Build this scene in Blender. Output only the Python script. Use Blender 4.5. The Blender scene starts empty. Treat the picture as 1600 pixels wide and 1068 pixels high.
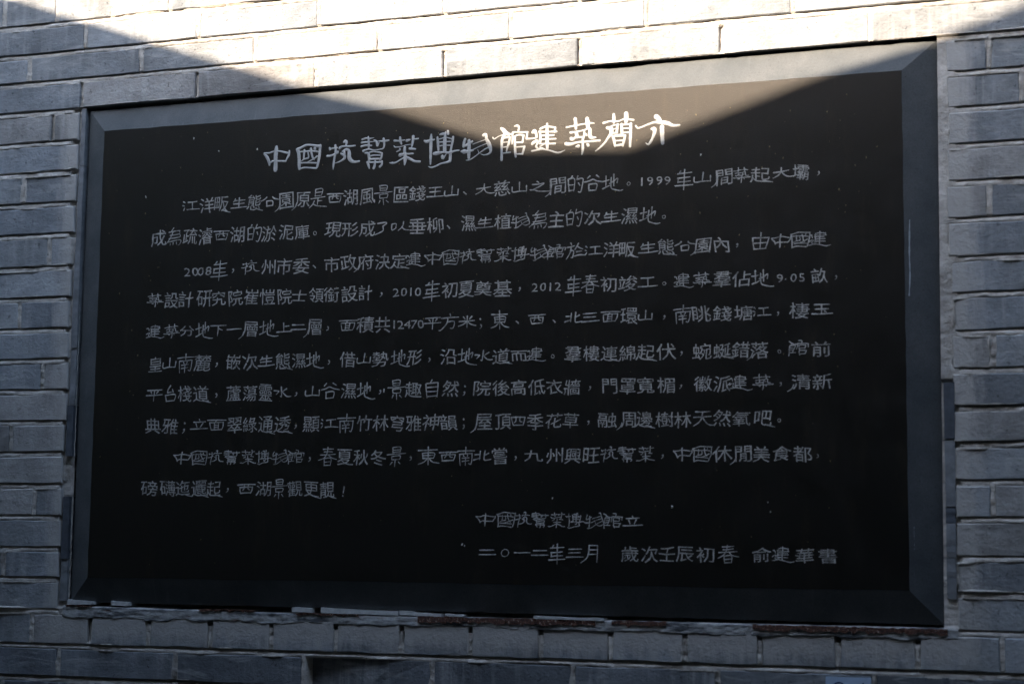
import bpy, bmesh, math, random
import numpy as np
from mathutils import Vector
rnd = random.Random(7)
C = bpy.context.scene.collection
R = math.radians

# ------------------------------------------------------------ camera
cam = bpy.data.cameras.new('camera')
co = bpy.data.objects.new('camera', cam); C.objects.link(co)
co.location = (1.42654, -3.39062, 1.50422)
co.rotation_euler = (1.6782995, -0.0111642, 0.3770678)
cam.sensor_width = 36; cam.lens = 36 * 3139.135 / 1600
cam.clip_start = 0.05; cam.clip_end = 500
cam.dof.use_dof = True; cam.dof.focus_distance = 3.85; cam.dof.aperture_fstop = 4.0
bpy.context.scene.camera = co

# ------------------------------------------------------------ sky, sun, exposure
SUN_EL, SUN_AZ = R(40), R(20)            # azimuth: to the left of the wall's normal
sd = Vector((-math.sin(SUN_AZ)*math.cos(SUN_EL), -math.cos(SUN_AZ)*math.cos(SUN_EL), math.sin(SUN_EL)))
w = bpy.data.worlds.new('World'); bpy.context.scene.world = w; w.use_nodes = True
nt = w.node_tree; bg = nt.nodes['Background']
sky = nt.nodes.new('ShaderNodeTexSky'); sky.sky_type = 'NISHITA'; sky.sun_disc = False
sky.air_density = 1.6; sky.sun_elevation = SUN_EL; sky.sun_rotation = math.atan2(sd.x, sd.y)
nt.links.new(sky.outputs[0], bg.inputs[0]); bg.inputs[1].default_value = 0.15
sl = bpy.data.lights.new('sun', 'SUN'); sl.energy = 2.95; sl.angle = R(0.75); sl.color = (1.0, 0.84, 0.65)
so = bpy.data.objects.new('sun', sl); C.objects.link(so); so.location = (-3, -8, 9)
so.rotation_euler = sd.to_track_quat('Z', 'Y').to_euler()
vs = bpy.context.scene.view_settings
vs.view_transform = 'Standard'; vs.look = 'None'; vs.gamma = 1; vs.exposure = 2.74

# ------------------------------------------------------------ material helpers
def mat(name):
    m = bpy.data.materials.new(name); m.use_nodes = True
    return m, m.node_tree, m.node_tree.nodes['Principled BSDF']
def N(nt, t, **kw):
    n = nt.nodes.new(t)
    for k, v in kw.items():
        if k in n.inputs: n.inputs[k].default_value = v
        else: setattr(n, k, v)
    return n
def pos(nt): return N(nt, 'ShaderNodeNewGeometry').outputs['Position']
def mapped(nt, v, scale, loc=(0,0,0)):
    m = N(nt, 'ShaderNodeMapping'); m.inputs['Scale'].default_value = scale; m.inputs['Location'].default_value = loc
    nt.links.new(v, m.inputs['Vector']); return m.outputs[0]
def noise(nt, v, scale, detail=5, rough=0.6, dist=0):
    n = N(nt, 'ShaderNodeTexNoise', Scale=scale, Detail=detail, Roughness=rough, Distortion=dist)
    nt.links.new(v, n.inputs['Vector']); return n.outputs['Fac']
def ramp(nt, f, stops):
    r = N(nt, 'ShaderNodeValToRGB'); e = r.color_ramp.elements
    e[0].position, e[0].color = stops[0][0], (*stops[0][1], 1) if len(stops[0][1]) == 3 else stops[0][1]
    e[1].position, e[1].color = stops[-1][0], (*stops[-1][1], 1)
    for p, c in stops[1:-1]:
        x = e.new(p); x.color = (*c, 1)
    nt.links.new(f, r.inputs[0]); return r.outputs[0]
def g(x): return (x, x, x)
def mix(nt, f, a, b, mode='MIX'):
    m = N(nt, 'ShaderNodeMix', data_type='RGBA', blend_type=mode)
    for s, v in ((0, f), (6, a), (7, b)):
        if isinstance(v, (int, float)): m.inputs[s].default_value = v
        elif isinstance(v, tuple): m.inputs[s].default_value = (*v, 1)
        else: nt.links.new(v, m.inputs[s])
    return m.outputs[2]
def math_(nt, op, a, b=0.0, c=None, clamp=False):
    m = N(nt, 'ShaderNodeMath', operation=op); m.use_clamp = clamp
    for i, v in enumerate((a, b) if c is None else (a, b, c)):
        if isinstance(v, (int, float)): m.inputs[i].default_value = v
        else: nt.links.new(v, m.inputs[i])
    return m.outputs[0]
def bump(nt, h, strength, dist, p):
    b = N(nt, 'ShaderNodeBump', Strength=strength, Distance=dist)
    nt.links.new(h, b.inputs['Height']); nt.links.new(b.outputs[0], p.inputs['Normal']); return b
def rect_dist(nt, P, cx, cz, hx, hz):
    """distance outside an upright rectangle on the wall (metres)"""
    s = N(nt, 'ShaderNodeSeparateXYZ'); nt.links.new(P, s.inputs[0])
    dx = math_(nt, 'SUBTRACT', math_(nt, 'ABSOLUTE', math_(nt, 'SUBTRACT', s.outputs[0], cx)), hx)
    dz = math_(nt, 'SUBTRACT', math_(nt, 'ABSOLUTE', math_(nt, 'SUBTRACT', s.outputs[2], cz)), hz)
    return math_(nt, 'MAXIMUM', dx, dz), s

# ------------------------------------------------------------ materials
def brick_material(name, base, alt, near_stain=0.85):
    m, nt, p = mat(name); P = pos(nt)
    oi = N(nt, 'ShaderNodeObjectInfo').outputs['Random']
    off = N(nt, 'ShaderNodeCombineXYZ'); nt.links.new(math_(nt, 'MULTIPLY', oi, 37.0), off.inputs[0])
    va = N(nt, 'ShaderNodeVectorMath', operation='ADD'); nt.links.new(P, va.inputs[0]); nt.links.new(off.outputs[0], va.inputs[1])
    V = va.outputs[0]
    col = mix(nt, ramp(nt, oi, [(0.0, g(0)), (1.0, g(1))]), base, alt)
    val = ramp(nt, math_(nt, 'FRACT', math_(nt, 'MULTIPLY', oi, 13.7)), [(0, g(0.74)), (1, g(1.20))])
    col = mix(nt, 1.0, col, val, 'MULTIPLY')
    # broad cloudy tone and fine horizontal drag marks of the cut face
    c1 = ramp(nt, noise(nt, V, 9, 4), [(0.3, g(0.66)), (0.7, g(1.28))])
    c2 = ramp(nt, noise(nt, mapped(nt, V, (14, 1, 120)), 3, 5, 0.65), [(0.3, g(0.82)), (0.72, g(1.16))])
    col = mix(nt, 1.0, col, c1, 'MULTIPLY'); col = mix(nt, 1.0, col, c2, 'MULTIPLY')
    # pits
    pit = ramp(nt, noise(nt, V, 260, 3, 0.7), [(0.30, g(0.40)), (0.38, g(1))])
    col = mix(nt, 1.0, col, pit, 'MULTIPLY')
    spot = ramp(nt, noise(nt, V, 75, 4, 0.7), [(0.33, g(0.48)), (0.39, g(1))])
    col = mix(nt, 1.0, col, spot, 'MULTIPLY')
    # pale lime runs, wet-looking vertical streaks
    st = noise(nt, mapped(nt, V, (60, 1, 5), (3, 0, 0)), 1.0, 4, 0.6)
    pt = noise(nt, mapped(nt, V, (5, 1, 5), (9, 0, 4)), 1.0, 3, 0.5)
    lime = math_(nt, 'MULTIPLY', ramp(nt, st, [(0.48, g(0)), (0.72, g(1))]), ramp(nt, pt, [(0.40, g(0)), (0.60, g(1))]))
    col = mix(nt, math_(nt, 'MULTIPLY', lime, 0.65), col, (0.42, 0.41, 0.40))
    # diagonal smears left when the joints were wiped
    sm = noise(nt, mapped(nt, V, (9, 1, 45), (1, 0, 7)), 1.0, 4, 0.55, 1.2)
    col = mix(nt, math_(nt, 'MULTIPLY', ramp(nt, sm, [(0.55, g(0)), (0.70, g(1))]), 0.42), col, (0.45, 0.44, 0.42))
    # cement wiped over the bricks that border the opening
    d, s = rect_dist(nt, P, 0.003, 1.892, 0.872, 0.512)
    n2 = noise(nt, mapped(nt, V, (55, 1, 11)), 1.0, 5, 0.65)
    n3 = math_(nt, 'MULTIPLY', n2, 0.085)
    near = math_(nt, 'SUBTRACT', 1.0, math_(nt, 'DIVIDE', math_(nt, 'SUBTRACT', d, math_(nt, 'SUBTRACT', n3, 0.02)), 0.03), clamp=True)
    below = math_(nt, 'LESS_THAN', s.outputs[2], 2.40)
    near = math_(nt, 'MULTIPLY', math_(nt, 'MULTIPLY', near, below), near_stain)
    col = mix(nt, near, col, (0.40, 0.375, 0.35))
    nt.links.new(col, p.inputs['Base Color'])
    p.inputs['Roughness'].default_value = 0.85; p.inputs['Specular IOR Level'].default_value = 0.25
    h = math_(nt, 'ADD', math_(nt, 'MULTIPLY', noise(nt, V, 160, 5, 0.7), 0.6), math_(nt, 'MULTIPLY', noise(nt, V, 30, 3), 1.0))
    bump(nt, h, 1.0, 0.0024, p)
    return m
M_BLUE = brick_material('grey_blue_brick', (0.212, 0.222, 0.236), (0.278, 0.281, 0.284))
M_BROWN = brick_material('grey_brown_brick', (0.300, 0.282, 0.268), (0.275, 0.262, 0.252))
M_FALLOFF = brick_material('falloff_brick', (0.125, 0.132, 0.145), (0.155, 0.162, 0.172))  # darker brick for the bottom courses, light falloff put into the colour

def mortar_material():
    m, nt, p = mat('pale_lime_mortar'); P = pos(nt)
    c = ramp(nt, noise(nt, P, 45, 6, 0.7), [(0.25, (0.34, 0.30, 0.26)), (0.5, (0.51, 0.465, 0.42)), (0.75, (0.68, 0.64, 0.59))])
    dirt = ramp(nt, noise(nt, mapped(nt, P, (5, 1, 9)), 1.0, 5, 0.65), [(0.35, g(0.62)), (0.62, g(1.05))])
    c = mix(nt, 1.0, c, dirt, 'MULTIPLY')
    crack = ramp(nt, noise(nt, P, 140, 4, 0.75), [(0.30, g(0.35)), (0.38, g(1))])
    c = mix(nt, 1.0, c, crack, 'MULTIPLY')
    nt.links.new(c, p.inputs['Base Color']); p.inputs['Roughness'].default_value = 0.95
    p.inputs['Specular IOR Level'].default_value = 0.15
    bump(nt, noise(nt, P, 220, 6, 0.75), 1.0, 0.0022, p)
    return m
M_MORTAR = mortar_material()

def ledge_material():
    m, nt, p = mat('stained_ledge_mortar'); P = pos(nt)
    c = ramp(nt, noise(nt, P, 60, 6, 0.7), [(0.3, (0.26, 0.26, 0.26)), (0.7, (0.46, 0.45, 0.43))])
    bl = noise(nt, mapped(nt, P, (11, 1, 60), (2, 0, 0)), 1.0, 6, 0.7)
    c = mix(nt, ramp(nt, bl, [(0.47, g(0)), (0.58, g(0.85))]), c, (0.022, 0.027, 0.036))
    ru = noise(nt, mapped(nt, P, (16, 1, 90), (7, 0, 0)), 1.0, 5, 0.7)
    c = mix(nt, ramp(nt, ru, [(0.60, g(0)), (0.68, g(0.8))]), c, (0.13, 0.045, 0.018))
    nt.links.new(c, p.inputs['Base Color']); p.inputs['Roughness'].default_value = 0.95
    bump(nt, noise(nt, P, 170, 6, 0.75), 0.8, 0.0018, p)
    return m
M_LEDGE = ledge_material()

def rust_material():
    m, nt, p = mat('flaking_rust'); P = pos(nt)
    c = ramp(nt, noise(nt, mapped(nt, P, (220, 1, 160)), 1.0, 5, 0.7), [(0.3, (0.016, 0.008, 0.006)), (0.48, (0.060, 0.020, 0.011)), (0.58, (0.13, 0.05, 0.025)), (0.64, (0.40, 0.36, 0.31))])
    nt.links.new(c, p.inputs['Base Color']); p.inputs['Roughness'].default_value = 0.95
    bump(nt, noise(nt, P, 300, 5, 0.7), 1.0, 0.003, p)
    return m
M_RUST = rust_material()

def granite_face():
    m, nt, p = mat('polished_black_granite'); P = pos(nt)
    base = ramp(nt, noise(nt, P, 900, 3, 0.7), [(0.35, (0.0020, 0.0019, 0.0016)), (0.7, (0.0050, 0.0046, 0.0036))])
    # dry dust bloom and faint ochre runs
    du = noise(nt, mapped(nt, P, (26, 1, 6)), 1.0, 6, 0.7)
    base = mix(nt, ramp(nt, du, [(0.54, g(0)), (0.72, g(0.16))]), base, (0.075, 0.052, 0.026))
    sp = noise(nt, P, 190, 3, 0.8)
    base = mix(nt, ramp(nt, sp, [(0.70, g(0)), (0.80, g(0.35))]), base, (0.12, 0.09, 0.05))
    nt.links.new(base, p.inputs['Base Color'])
    r = ramp(nt, noise(nt, P, 20, 5, 0.6), [(0.3, g(0.32)), (0.7, g(0.41))])
    gr = ramp(nt, noise(nt, P, 520, 3, 0.8), [(0.3, g(0.82)), (0.7, g(1.16))])
    r = mix(nt, 1.0, r, gr, 'MULTIPLY')
    nt.links.new(r, p.inputs['Roughness']); p.inputs['Specular IOR Level'].default_value = 0.47; p.inputs['Specular Tint'].default_value = (1.0, 0.91, 0.84, 1)
    bump(nt, noise(nt, P, 700, 3, 0.7), 0.7, 0.0008, p)
    return m
M_FACE = granite_face()

def granite_bevel():
    m, nt, p = mat('honed_granite_border'); P = pos(nt)
    c = ramp(nt, noise(nt, P, 14, 5, 0.6), [(0.3, (0.027, 0.033, 0.037)), (0.7, (0.062, 0.065, 0.067))])
    c = mix(nt, 1.0, c, ramp(nt, noise(nt, P, 420, 3, 0.8), [(0.3, g(0.72)), (0.7, g(1.28))]), 'MULTIPLY')
    pit = ramp(nt, noise(nt, P, 240, 3, 0.8), [(0.30, g(0.4)), (0.38, g(1))])
    c = mix(nt, 1.0, c, pit, 'MULTIPLY')
    st = noise(nt, mapped(nt, P, (70, 1, 8)), 1.0, 4, 0.6)
    c = mix(nt, ramp(nt, st, [(0.62, g(0)), (0.8, g(0.18))]), c, (0.25, 0.26, 0.26))
    nt.links.new(c, p.inputs['Base Color']); p.inputs['Roughness'].default_value = 0.70
    p.inputs['Specular IOR Level'].default_value = 0.5
    bump(nt, noise(nt, P, 500, 4, 0.7), 0.3, 0.0006, p)
    return m
M_BEVEL = granite_bevel()

def plain(name, c, rough=0.8, var=0.25, scale=60, spec=0.3):
    m, nt, p = mat(name); P = pos(nt)
    k = ramp(nt, noise(nt, P, scale, 5, 0.65), [(0.3, tuple(x*(1-var) for x in c)), (0.7, tuple(min(1, x*(1+var)) for x in c))])
    nt.links.new(k, p.inputs['Base Color']); p.inputs['Roughness'].default_value = rough
    p.inputs['Specular IOR Level'].default_value = spec
    bump(nt, noise(nt, P, scale*4, 4, 0.7), 0.5, 0.001, p)
    return m
def paint_mat(name, c, fade):
    m, nt, p = mat(name); P = pos(nt)
    n1 = noise(nt, P, 95, 6, 0.8)
    k = ramp(nt, n1, [(0.34, tuple(x*fade for x in c)), (0.58, c)])
    nt.links.new(k, p.inputs['Base Color']); p.inputs['Roughness'].default_value = 0.8
    return m
M_TITLE = paint_mat('white_infill_paint', (0.45, 0.44, 0.425), 0.6)
M_TEXT = paint_mat('faded_infill_paint', (0.43, 0.405, 0.37), 0.28)
M_SLIP = plain('slate_slip', (0.175, 0.18, 0.188), 0.8, 0.35, 40)
M_SLIPD = plain('dark_slate_slip', (0.065, 0.072, 0.085), 0.7, 0.35, 40)
M_WHITE = plain('white_packing', (0.46, 0.46, 0.45), 0.7, 0.2, 90)
M_FLECK = plain('pale_fleck', (0.42, 0.41, 0.37), 0.8, 0.2, 90)
M_OCHRE = plain('ochre_fleck', (0.13, 0.10, 0.045), 0.8, 0.3, 90)
M_CHALK = plain('chalk', (0.30, 0.33, 0.35), 0.9, 0.3, 300)
M_STICK = plain('blue_sticker_paper', (0.38, 0.47, 0.60), 0.5, 0.12, 30)
M_INK = plain('navy_ink', (0.025, 0.045, 0.13), 0.5, 0.1, 30)
M_GROUND = plain('stone_paving', (0.035, 0.035, 0.034), 0.9, 0.3, 3)
M_WOOD = plain('brown_painted_timber', (0.05, 0.035, 0.028), 0.7, 0.3, 12)
M_TILE = plain('grey_roof_tile', (0.09, 0.095, 0.10), 0.85, 0.3, 12)
M_PLAST = plain('grey_plaster', (0.045, 0.045, 0.045), 0.9, 0.2, 4)
M_FAR = plain('grey_brick_far', (0.17, 0.18, 0.19), 0.9, 0.3, 8)

# ------------------------------------------------------------ object helpers
def link(name, me, m=None, parent=None, **props):
    if m: me.materials.append(m)
    o = bpy.data.objects.new(name, me); C.objects.link(o)
    if parent: o.parent = parent
    for k, v in props.items(): o[k] = v
    return o
def mesh(name, vs, fs, m=None, parent=None, smooth=False, **props):
    me = bpy.data.meshes.new(name); me.from_pydata(vs, [], fs); me.update()
    if smooth: me.polygons.foreach_set('use_smooth', [True]*len(me.polygons))
    return link(name, me, m, parent, **props)
def empty(name, loc=(0,0,0), **props):
    o = bpy.data.objects.new(name, None); C.objects.link(o); o.empty_display_size = 0.1
    for k, v in props.items(): o[k] = v
    return o
def box(x0, x1, y0, y1, z0, z1):
    v = [(x, y, z) for z in (z0, z1) for y in (y0, y1) for x in (x0, x1)]
    f = [(0,2,3,1),(4,5,7,6),(0,1,5,4),(2,6,7,3),(0,4,6,2),(1,3,7,5)]
    return v, f

# ------------------------------------------------------------ surveyed data (0.1 mm units on the wall plane)
LINES = {-4:[-10742,26514,5000,26514],-3:[-10712,25872,-4699,25840],-2:[-10684,25259,716,25225],-1:[-10656,24649,5594,24647],0:[-10627,24028,10010,24013],1:[-10597,23382,10000,23375],2:[-10569,22765,9990,22755],3:[-10540,22124,9980,22123],4:[-10510,21485,9970,21487],5:[-10480,20822,9960,20854],6:[-10450,20189,9950,20201],7:[-10421,19558,9940,19581],8:[-10393,18942,9930,18940],9:[-10364,18322,9919,18298],10:[-10336,17698,9910,17671],11:[-10307,17069,9900,17066],12:[-10278,16437,9890,16438],13:[-10248,15801,9880,15818],14:[-10220,15180,9870,15175],15:[-10192,14581,9861,14584],16:[-10163,13958,9851,13953],17:[-10133,13287,9840,13276]}
JOINTS = {-4:[-10616,-9315,-7998,-6638,-5368,-3330],-3:[-8611,-5986,-3315,-653],-2:[-9945,-7291,-4687,-2015,694,3326,6034],-1:[-8670,-5991,-3334,-647,2051,4740,7423],16:[-9405,-8049,-6727,-5353,-4027,-2682,-1333,44,1396,2735,4079,5420,6772,8123,9497],17:[-8747,-6098,-3334,-705,2022,4683,7375]}
SIDE = {0:[-8715,[-9346],8714,[9412]],1:[-8721,[],8717,[9953]],2:[-8726,[-9982],8731,[]],3:[-8746,[],8713,[]],4:[-8766,[-9316],8705,[9394]],5:[-8770,[],8708,[]],6:[-8790,[-9969],8764,[]],7:[-8788,[],8778,[]],8:[-8770,[-9362],8749,[9414]],9:[-8775,[],8762,[]],10:[-8802,[-10066],8765,[]],11:[-8814,[],8768,[]],12:[-8818,[-9452],8781,[9389]],13:[-8807,[],8773,[]],14:[-8827,[-10122],8776,[]],15:[-8832,[],8789,[]]}
def line_z(k, x):
    if k in LINES:
        a = LINES[k]
        if k < 0: return (a[1]+a[3])/2/1e4 if abs(a[3]-a[1]) < 60 else a[1]/1e4
        return (a[1] + (a[3]-a[1])*(x*1e4-a[0])/(a[2]-a[0]))/1e4
    if k < -4: return 2.6514 + 0.0628*(-4-k)
    return 1.3281 - 0.0632*(k-17)

# ------------------------------------------------------------ the wall
wall = empty('brick_wall', label='grey-blue brick wall with pale lime joints behind the black plaque', category='wall')
XL, XR = -1.45, 1.42
JW = 0.0095
pockets = []
cells = []            # (x0,x1,z0,z1) of every brick, for the mortar sheet
def brick(x0, x1, k, m, recess=0.0, stuff=None):
    top0, top1 = line_z(k, x0) - 0.0105, line_z(k, x1) - 0.0105
    b0, b1 = line_z(k+1, x0) + 0.0006, line_z(k+1, x1) + 0.0006
    if k == 15: b0 = b1 = max(b0, b1)
    cells.append((x0, x1, (b0+b1)/2, (top0+top1)/2))
    n = 5
    ring = []
    for i in range(n): t = i/(n-1); ring.append((x0+(x1-x0)*t, b0+(b1-b0)*t))
    for i in range(n): t = i/(n-1); ring.append((x1+(x0-x1)*t, top1+(top0-top1)*t))
    j = 0.0011
    ring = [(x+rnd.uniform(-j, j), z+rnd.uniform(-j, j)*0.8) for x, z in ring]
    cx = (x0+x1)/2; cz = sum(z for _, z in ring)/len(ring)
    yo = recess + rnd.uniform(-0.0007, 0.0009); tx = rnd.uniform(-1, 1)*0.0008/max(0.1, x1-x0); tz = rnd.uniform(-1, 1)*0.012
    c = 0.0014
    pocket = k == 17 and -0.34 < x0 < -0.32
    if pocket: pockets.append((x0, x1, (b0+b1)/2, (top0+top1)/2))
    def fy(x, z):
        if pocket: return 0.0235*max(0.0, 1-(x-x0)/0.16) + 0.0005
        return yo + tx*(x-cx) + tz*(z-cz)
    vs = []
    for x, z in ring:                      # face ring, inset
        ix = x + (c*rnd.uniform(0.7, 1.7) if x < cx else -c*rnd.uniform(0.7, 1.7)) * (1 if abs(x-x0) < 0.004 or abs(x-x1) < 0.004 else 0)
        iz = z + (c if z < cz else -c)*rnd.uniform(0.6, 1.6)
        vs.append((ix, fy(x, z), iz))
    for x, z in ring: vs.append((x, fy(x, z)+c*1.1, z))
    for x, z in ring: vs.append((x, 0.03, z))
    L = len(ring)
    fs = [tuple(range(L))]
    for r in (0, 1):
        for i in range(L):
            q = (i+1) % L
            fs.append((r*L+i, (r+1)*L+i, (r+1)*L+q, r*L+q))
    if stuff is not None:
        base = len(stuff[0]); stuff[0].extend(vs); stuff[1].extend([tuple(a+base for a in f) for f in fs]); return
    return mesh('brick', vs, fs, m, wall)
brown = {(-1, 1), (-1, 2), (0, 0), (8, 1), (16, 3), (9, 0), (1, 5), (-1, 8), (4, 3), (5, 9), (10, 1), (12, 7)}
far = ([], [])
def course(k, xs, ends=None):
    """bricks between joint centres xs; ends are the outer limits"""
    for i, (a, b) in enumerate(zip(xs[:-1], xs[1:])):
        w2 = JW/2*rnd.uniform(0.75, 1.15)
        x0 = a + (w2 if not (ends and i == 0 and ends[0]) else 0)
        x1 = b - (w2 if not (ends and i == len(xs)-2 and ends[1]) else 0)
        yield i, x0, x1
def extend(js, step=0.2685, lim=(XL, XR)):
    js = sorted(js)
    while js[0] > lim[0]: js.insert(0, js[0]-step)
    while js[-1] < lim[1]: js.append(js[-1]+step)
    return js
def material_for(k, i, cx):
    if (k == -1 and -0.87 < cx < -0.35) or (k == 0 and cx < -0.87) or (k == 8 and -0.94 < cx < -0.87) or (k == 9 and cx < -0.8) \
       or (k in (10, 11) and cx < -0.7) or (k == 16 and (-0.95 < cx < -0.80)) or (k == 4 and 0.87 < cx < 0.94) or (k == 8 and 0.87 < cx < 0.94):
        return M_BROWN
    if k >= 17 : return M_FALLOFF
    r = rnd.random()
    return M_BROWN if r < 0.07 else M_BLUE
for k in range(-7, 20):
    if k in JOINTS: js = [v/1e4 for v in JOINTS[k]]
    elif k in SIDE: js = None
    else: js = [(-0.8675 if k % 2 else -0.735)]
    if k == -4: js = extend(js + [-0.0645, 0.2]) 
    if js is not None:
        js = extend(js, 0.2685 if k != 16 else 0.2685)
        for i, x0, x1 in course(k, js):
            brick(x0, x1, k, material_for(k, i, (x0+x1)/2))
    else:
        el, jl, er, jr = SIDE[k]; el /= 1e4; er /= 1e4; jl = [v/1e4 for v in jl]; jr = [v/1e4 for v in jr]
        a = jl[:] if jl else [el - 0.2685*0.75]
        while a[0] > XL: a.insert(0, a[0]-0.2685)
        xs = a + [el]
        for i, x0, x1 in course(k, xs, (False, True)): brick(x0, x1, k, material_for(k, i, (x0+x1)/2))
        a = jr[:] if jr else [er + 0.2685*0.72]
        while a[-1] < XR: a.append(a[-1]+0.2685)
        xs = [er] + a
        for i, x0, x1 in course(k, xs, (True, False)): brick(x0, x1, k, material_for(k, i, (x0+x1)/2))
# the rest of the wall, beyond what the picture shows: bricks joined
zt = line_z(-7, 0)
for k in range(-14, 41):
    inner = -7 <= k <= 19
    off = -0.8675 if k % 2 else -0.735
    xs = [off + 0.2685*i for i in range(-12, 18)]
    for a, b in zip(xs[:-1], xs[1:]):
        if inner and b > XL-0.30 and a < XR+0.30: continue
        brick(a+0.005, b-0.005, k, None, stuff=far)
mesh('brick', far[0], far[1], M_BLUE, wall, kind='stuff')

# mortar sheet: recessed under each brick, washed out flush at the foot of the joint, smeared over arrises
def vnoise(shape, step, seed):
    rs = np.random.RandomState(seed); h, w_ = shape
    gh, gw = int(h/step[0])+3, int(w_/step[1])+3
    G = rs.rand(gh, gw)
    yy = np.arange(h)/step[0]; xx = np.arange(w_)/step[1]
    yi = yy.astype(int); xi = xx.astype(int); fy = yy-yi; fx = xx-xi
    fy = fy*fy*(3-2*fy); fx = fx*fx*(3-2*fx)
    a = G[np.ix_(yi, xi)]; b = G[np.ix_(yi, xi+1)]; c = G[np.ix_(yi+1, xi)]; d = G[np.ix_(yi+1, xi+1)]
    fx = fx[None, :]; fy = fy[:, None]
    return (a*(1-fx)+b*fx)*(1-fy) + (c*(1-fx)+d*fx)*fy
H = 0.0024
gx = np.arange(-1.72, 1.70, H); gz = np.arange(1.14, 2.86, H)
sh = (len(gz), len(gx))
inside = np.full(sh, -0.02)           # signed distance into a brick (positive inside)
topd = np.full(sh, 1.0)               # distance below the brick above
for (x0, x1, z0, z1) in cells:
    i0, i1 = np.searchsorted(gx, (x0-0.006, x1+0.006)); j0, j1 = np.searchsorted(gz, (z0-0.013, z1+0.003))
    if i1 <= i0 or j1 <= j0: continue
    X = gx[None, i0:i1]; Z = gz[j0:j1, None]
    dd = np.minimum(np.minimum(X-x0, x1-X), np.minimum(Z-z0, z1-Z))
    inside[j0:j1, i0:i1] = np.maximum(inside[j0:j1, i0:i1], dd)
    m_ = (X > x0-0.004) & (X < x1+0.004)
    t = np.where(m_ & (Z < z0+0.0), z0-Z, 1.0)
    topd[j0:j1, i0:i1] = np.minimum(topd[j0:j1, i0:i1], t)
n1 = vnoise(sh, (3, 6), 1); n2 = vnoise(sh, (9, 22), 2); n3 = vnoise(sh, (1.7, 1.9), 3); n4 = vnoise(sh, (25, 60), 4)
Y = 0.0012 + (n1-0.5)*0.0022 + (n3-0.5)*0.0012 + (n2-0.5)*0.002
bed = topd < 0.02
XX0 = np.broadcast_to(gx[None, :], sh); ZZ0 = np.broadcast_to(gz[:, None], sh)
low = ZZ0 < 1.345
Y = Y + np.where(bed, np.where(low, 0.0075, 0.0058)*np.clip(1-topd/np.where(low, 0.0062, 0.0044), 0, 1)**0.9, 0)
ins = inside > 0
smear = np.clip((n2*0.6+n4*0.6-0.50)*2.4, 0, 1)
Y = np.where(ins, 0.0032 + inside*1.2 - smear*0.0062 + (n1-0.5)*0.0022 + (n3-.5)*0.001, Y)
for (x0, x1, z0, z1) in pockets:      # a brick that has slipped back at its left end
    pk = (XX0 > x0+0.0015) & (XX0 < x1-0.06) & (ZZ0 > z0) & (ZZ0 < z1-0.0005)
    Y = np.where(pk, 0.028, Y)
for x_, z0, z1 in ((-0.5991, 2.405, 2.453), (-0.0647, 2.405, 2.453), (0.2051, 2.405, 2.453), (0.474, 2.405, 2.453), (-0.8675, 2.405, 2.453), (-0.9346, 2.342, 2.392), (-0.8049, 1.332, 1.385)):
    Y = np.where((abs(XX0-x_) < 0.0075) & (ZZ0 > z0) & (ZZ0 < z1), Y+0.0058*np.clip(1.6-(XX0-x_+0.005)/0.006, 0, 1), Y)
# cement strips down both sides of the opening
XX, ZZ = np.meshgrid(gx, gz)
side_r = (XX > 0.851) & (XX < 0.886) & (ZZ < 2.40) & (ZZ > 1.40) & (inside < 0.001)
Y = np.where(side_r, 0.0014 + (n1-0.5)*0.0010 + (n3-0.5)*0.0005 + np.where(ZZ < 1.81, 0.004, 0), Y)
side_l = (XX < -0.855) & (XX > -0.886) & (ZZ < 2.40) & (ZZ > 1.40) & (inside < 0.001)
Y = np.where(side_l, 0.009 + (n1-0.5)*0.003, Y)
cov = (inside < 0.011)
hole = (XX > -0.858) & (XX < 0.8530) & (ZZ > 1.372) & (ZZ < 2.4005)
cov &= ~hole
qm = cov[:-1, :-1] & cov[1:, :-1] & cov[:-1, 1:] & cov[1:, 1:]
idx = -np.ones(sh, int)
use = np.zeros(sh, bool)
use[:-1, :-1] |= qm; use[1:, :-1] |= qm; use[:-1, 1:] |= qm; use[1:, 1:] |= qm
idx[use] = np.arange(use.sum())
V = np.stack([XX[use], Y[use], ZZ[use]], 1)
jj, ii = np.nonzero(qm)
F = np.stack([idx[jj, ii], idx[jj, ii+1], idx[jj+1, ii+1], idx[jj+1, ii]], 1)
me = bpy.data.meshes.new('mortar')
me.vertices.add(len(V)); me.vertices.foreach_set('co', V.ravel())
me.loops.add(F.size); me.loops.foreach_set('vertex_index', F.ravel())
me.polygons.add(len(F)); me.polygons.foreach_set('loop_start', np.arange(0, F.size, 4)); me.polygons.foreach_set('loop_total', np.full(len(F), 4))
me.polygons.foreach_set('use_smooth', np.ones(len(F), bool)); me.update(); me.validate()
link('mortar', me, M_MORTAR, wall)
# plain core of the wall behind everything (with the pocket the plaque sits in)
v, f = box(-4.2, 4.2, 0.0305, 0.05, 0, 1.15); mesh('wall_core', v, f, M_MORTAR, wall)
parts = [box(-4.2, 4.2, 0.06, 0.30, 0, 3.4), box(-4.2, 4.2, 0.0045, 0.0595, 0, 1.142), box(-4.2, 4.2, 0.0045, 0.0595, 2.858, 3.25),
         box(-4.2, -1.718, 0.0045, 0.0595, 1.1425, 2.8575), box(1.698, 4.2, 0.0045, 0.0595, 1.1425, 2.8575)]
vv, ff = [], []
for v, f in parts:
    b_ = len(vv); vv += v; ff += [tuple(a+b_ for a in q) for q in f]
bpy.data.objects.remove([o for o in C.objects if o.name.startswith('wall_core')][0])
mesh('wall_core', vv, ff, M_MORTAR, wall)

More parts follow.
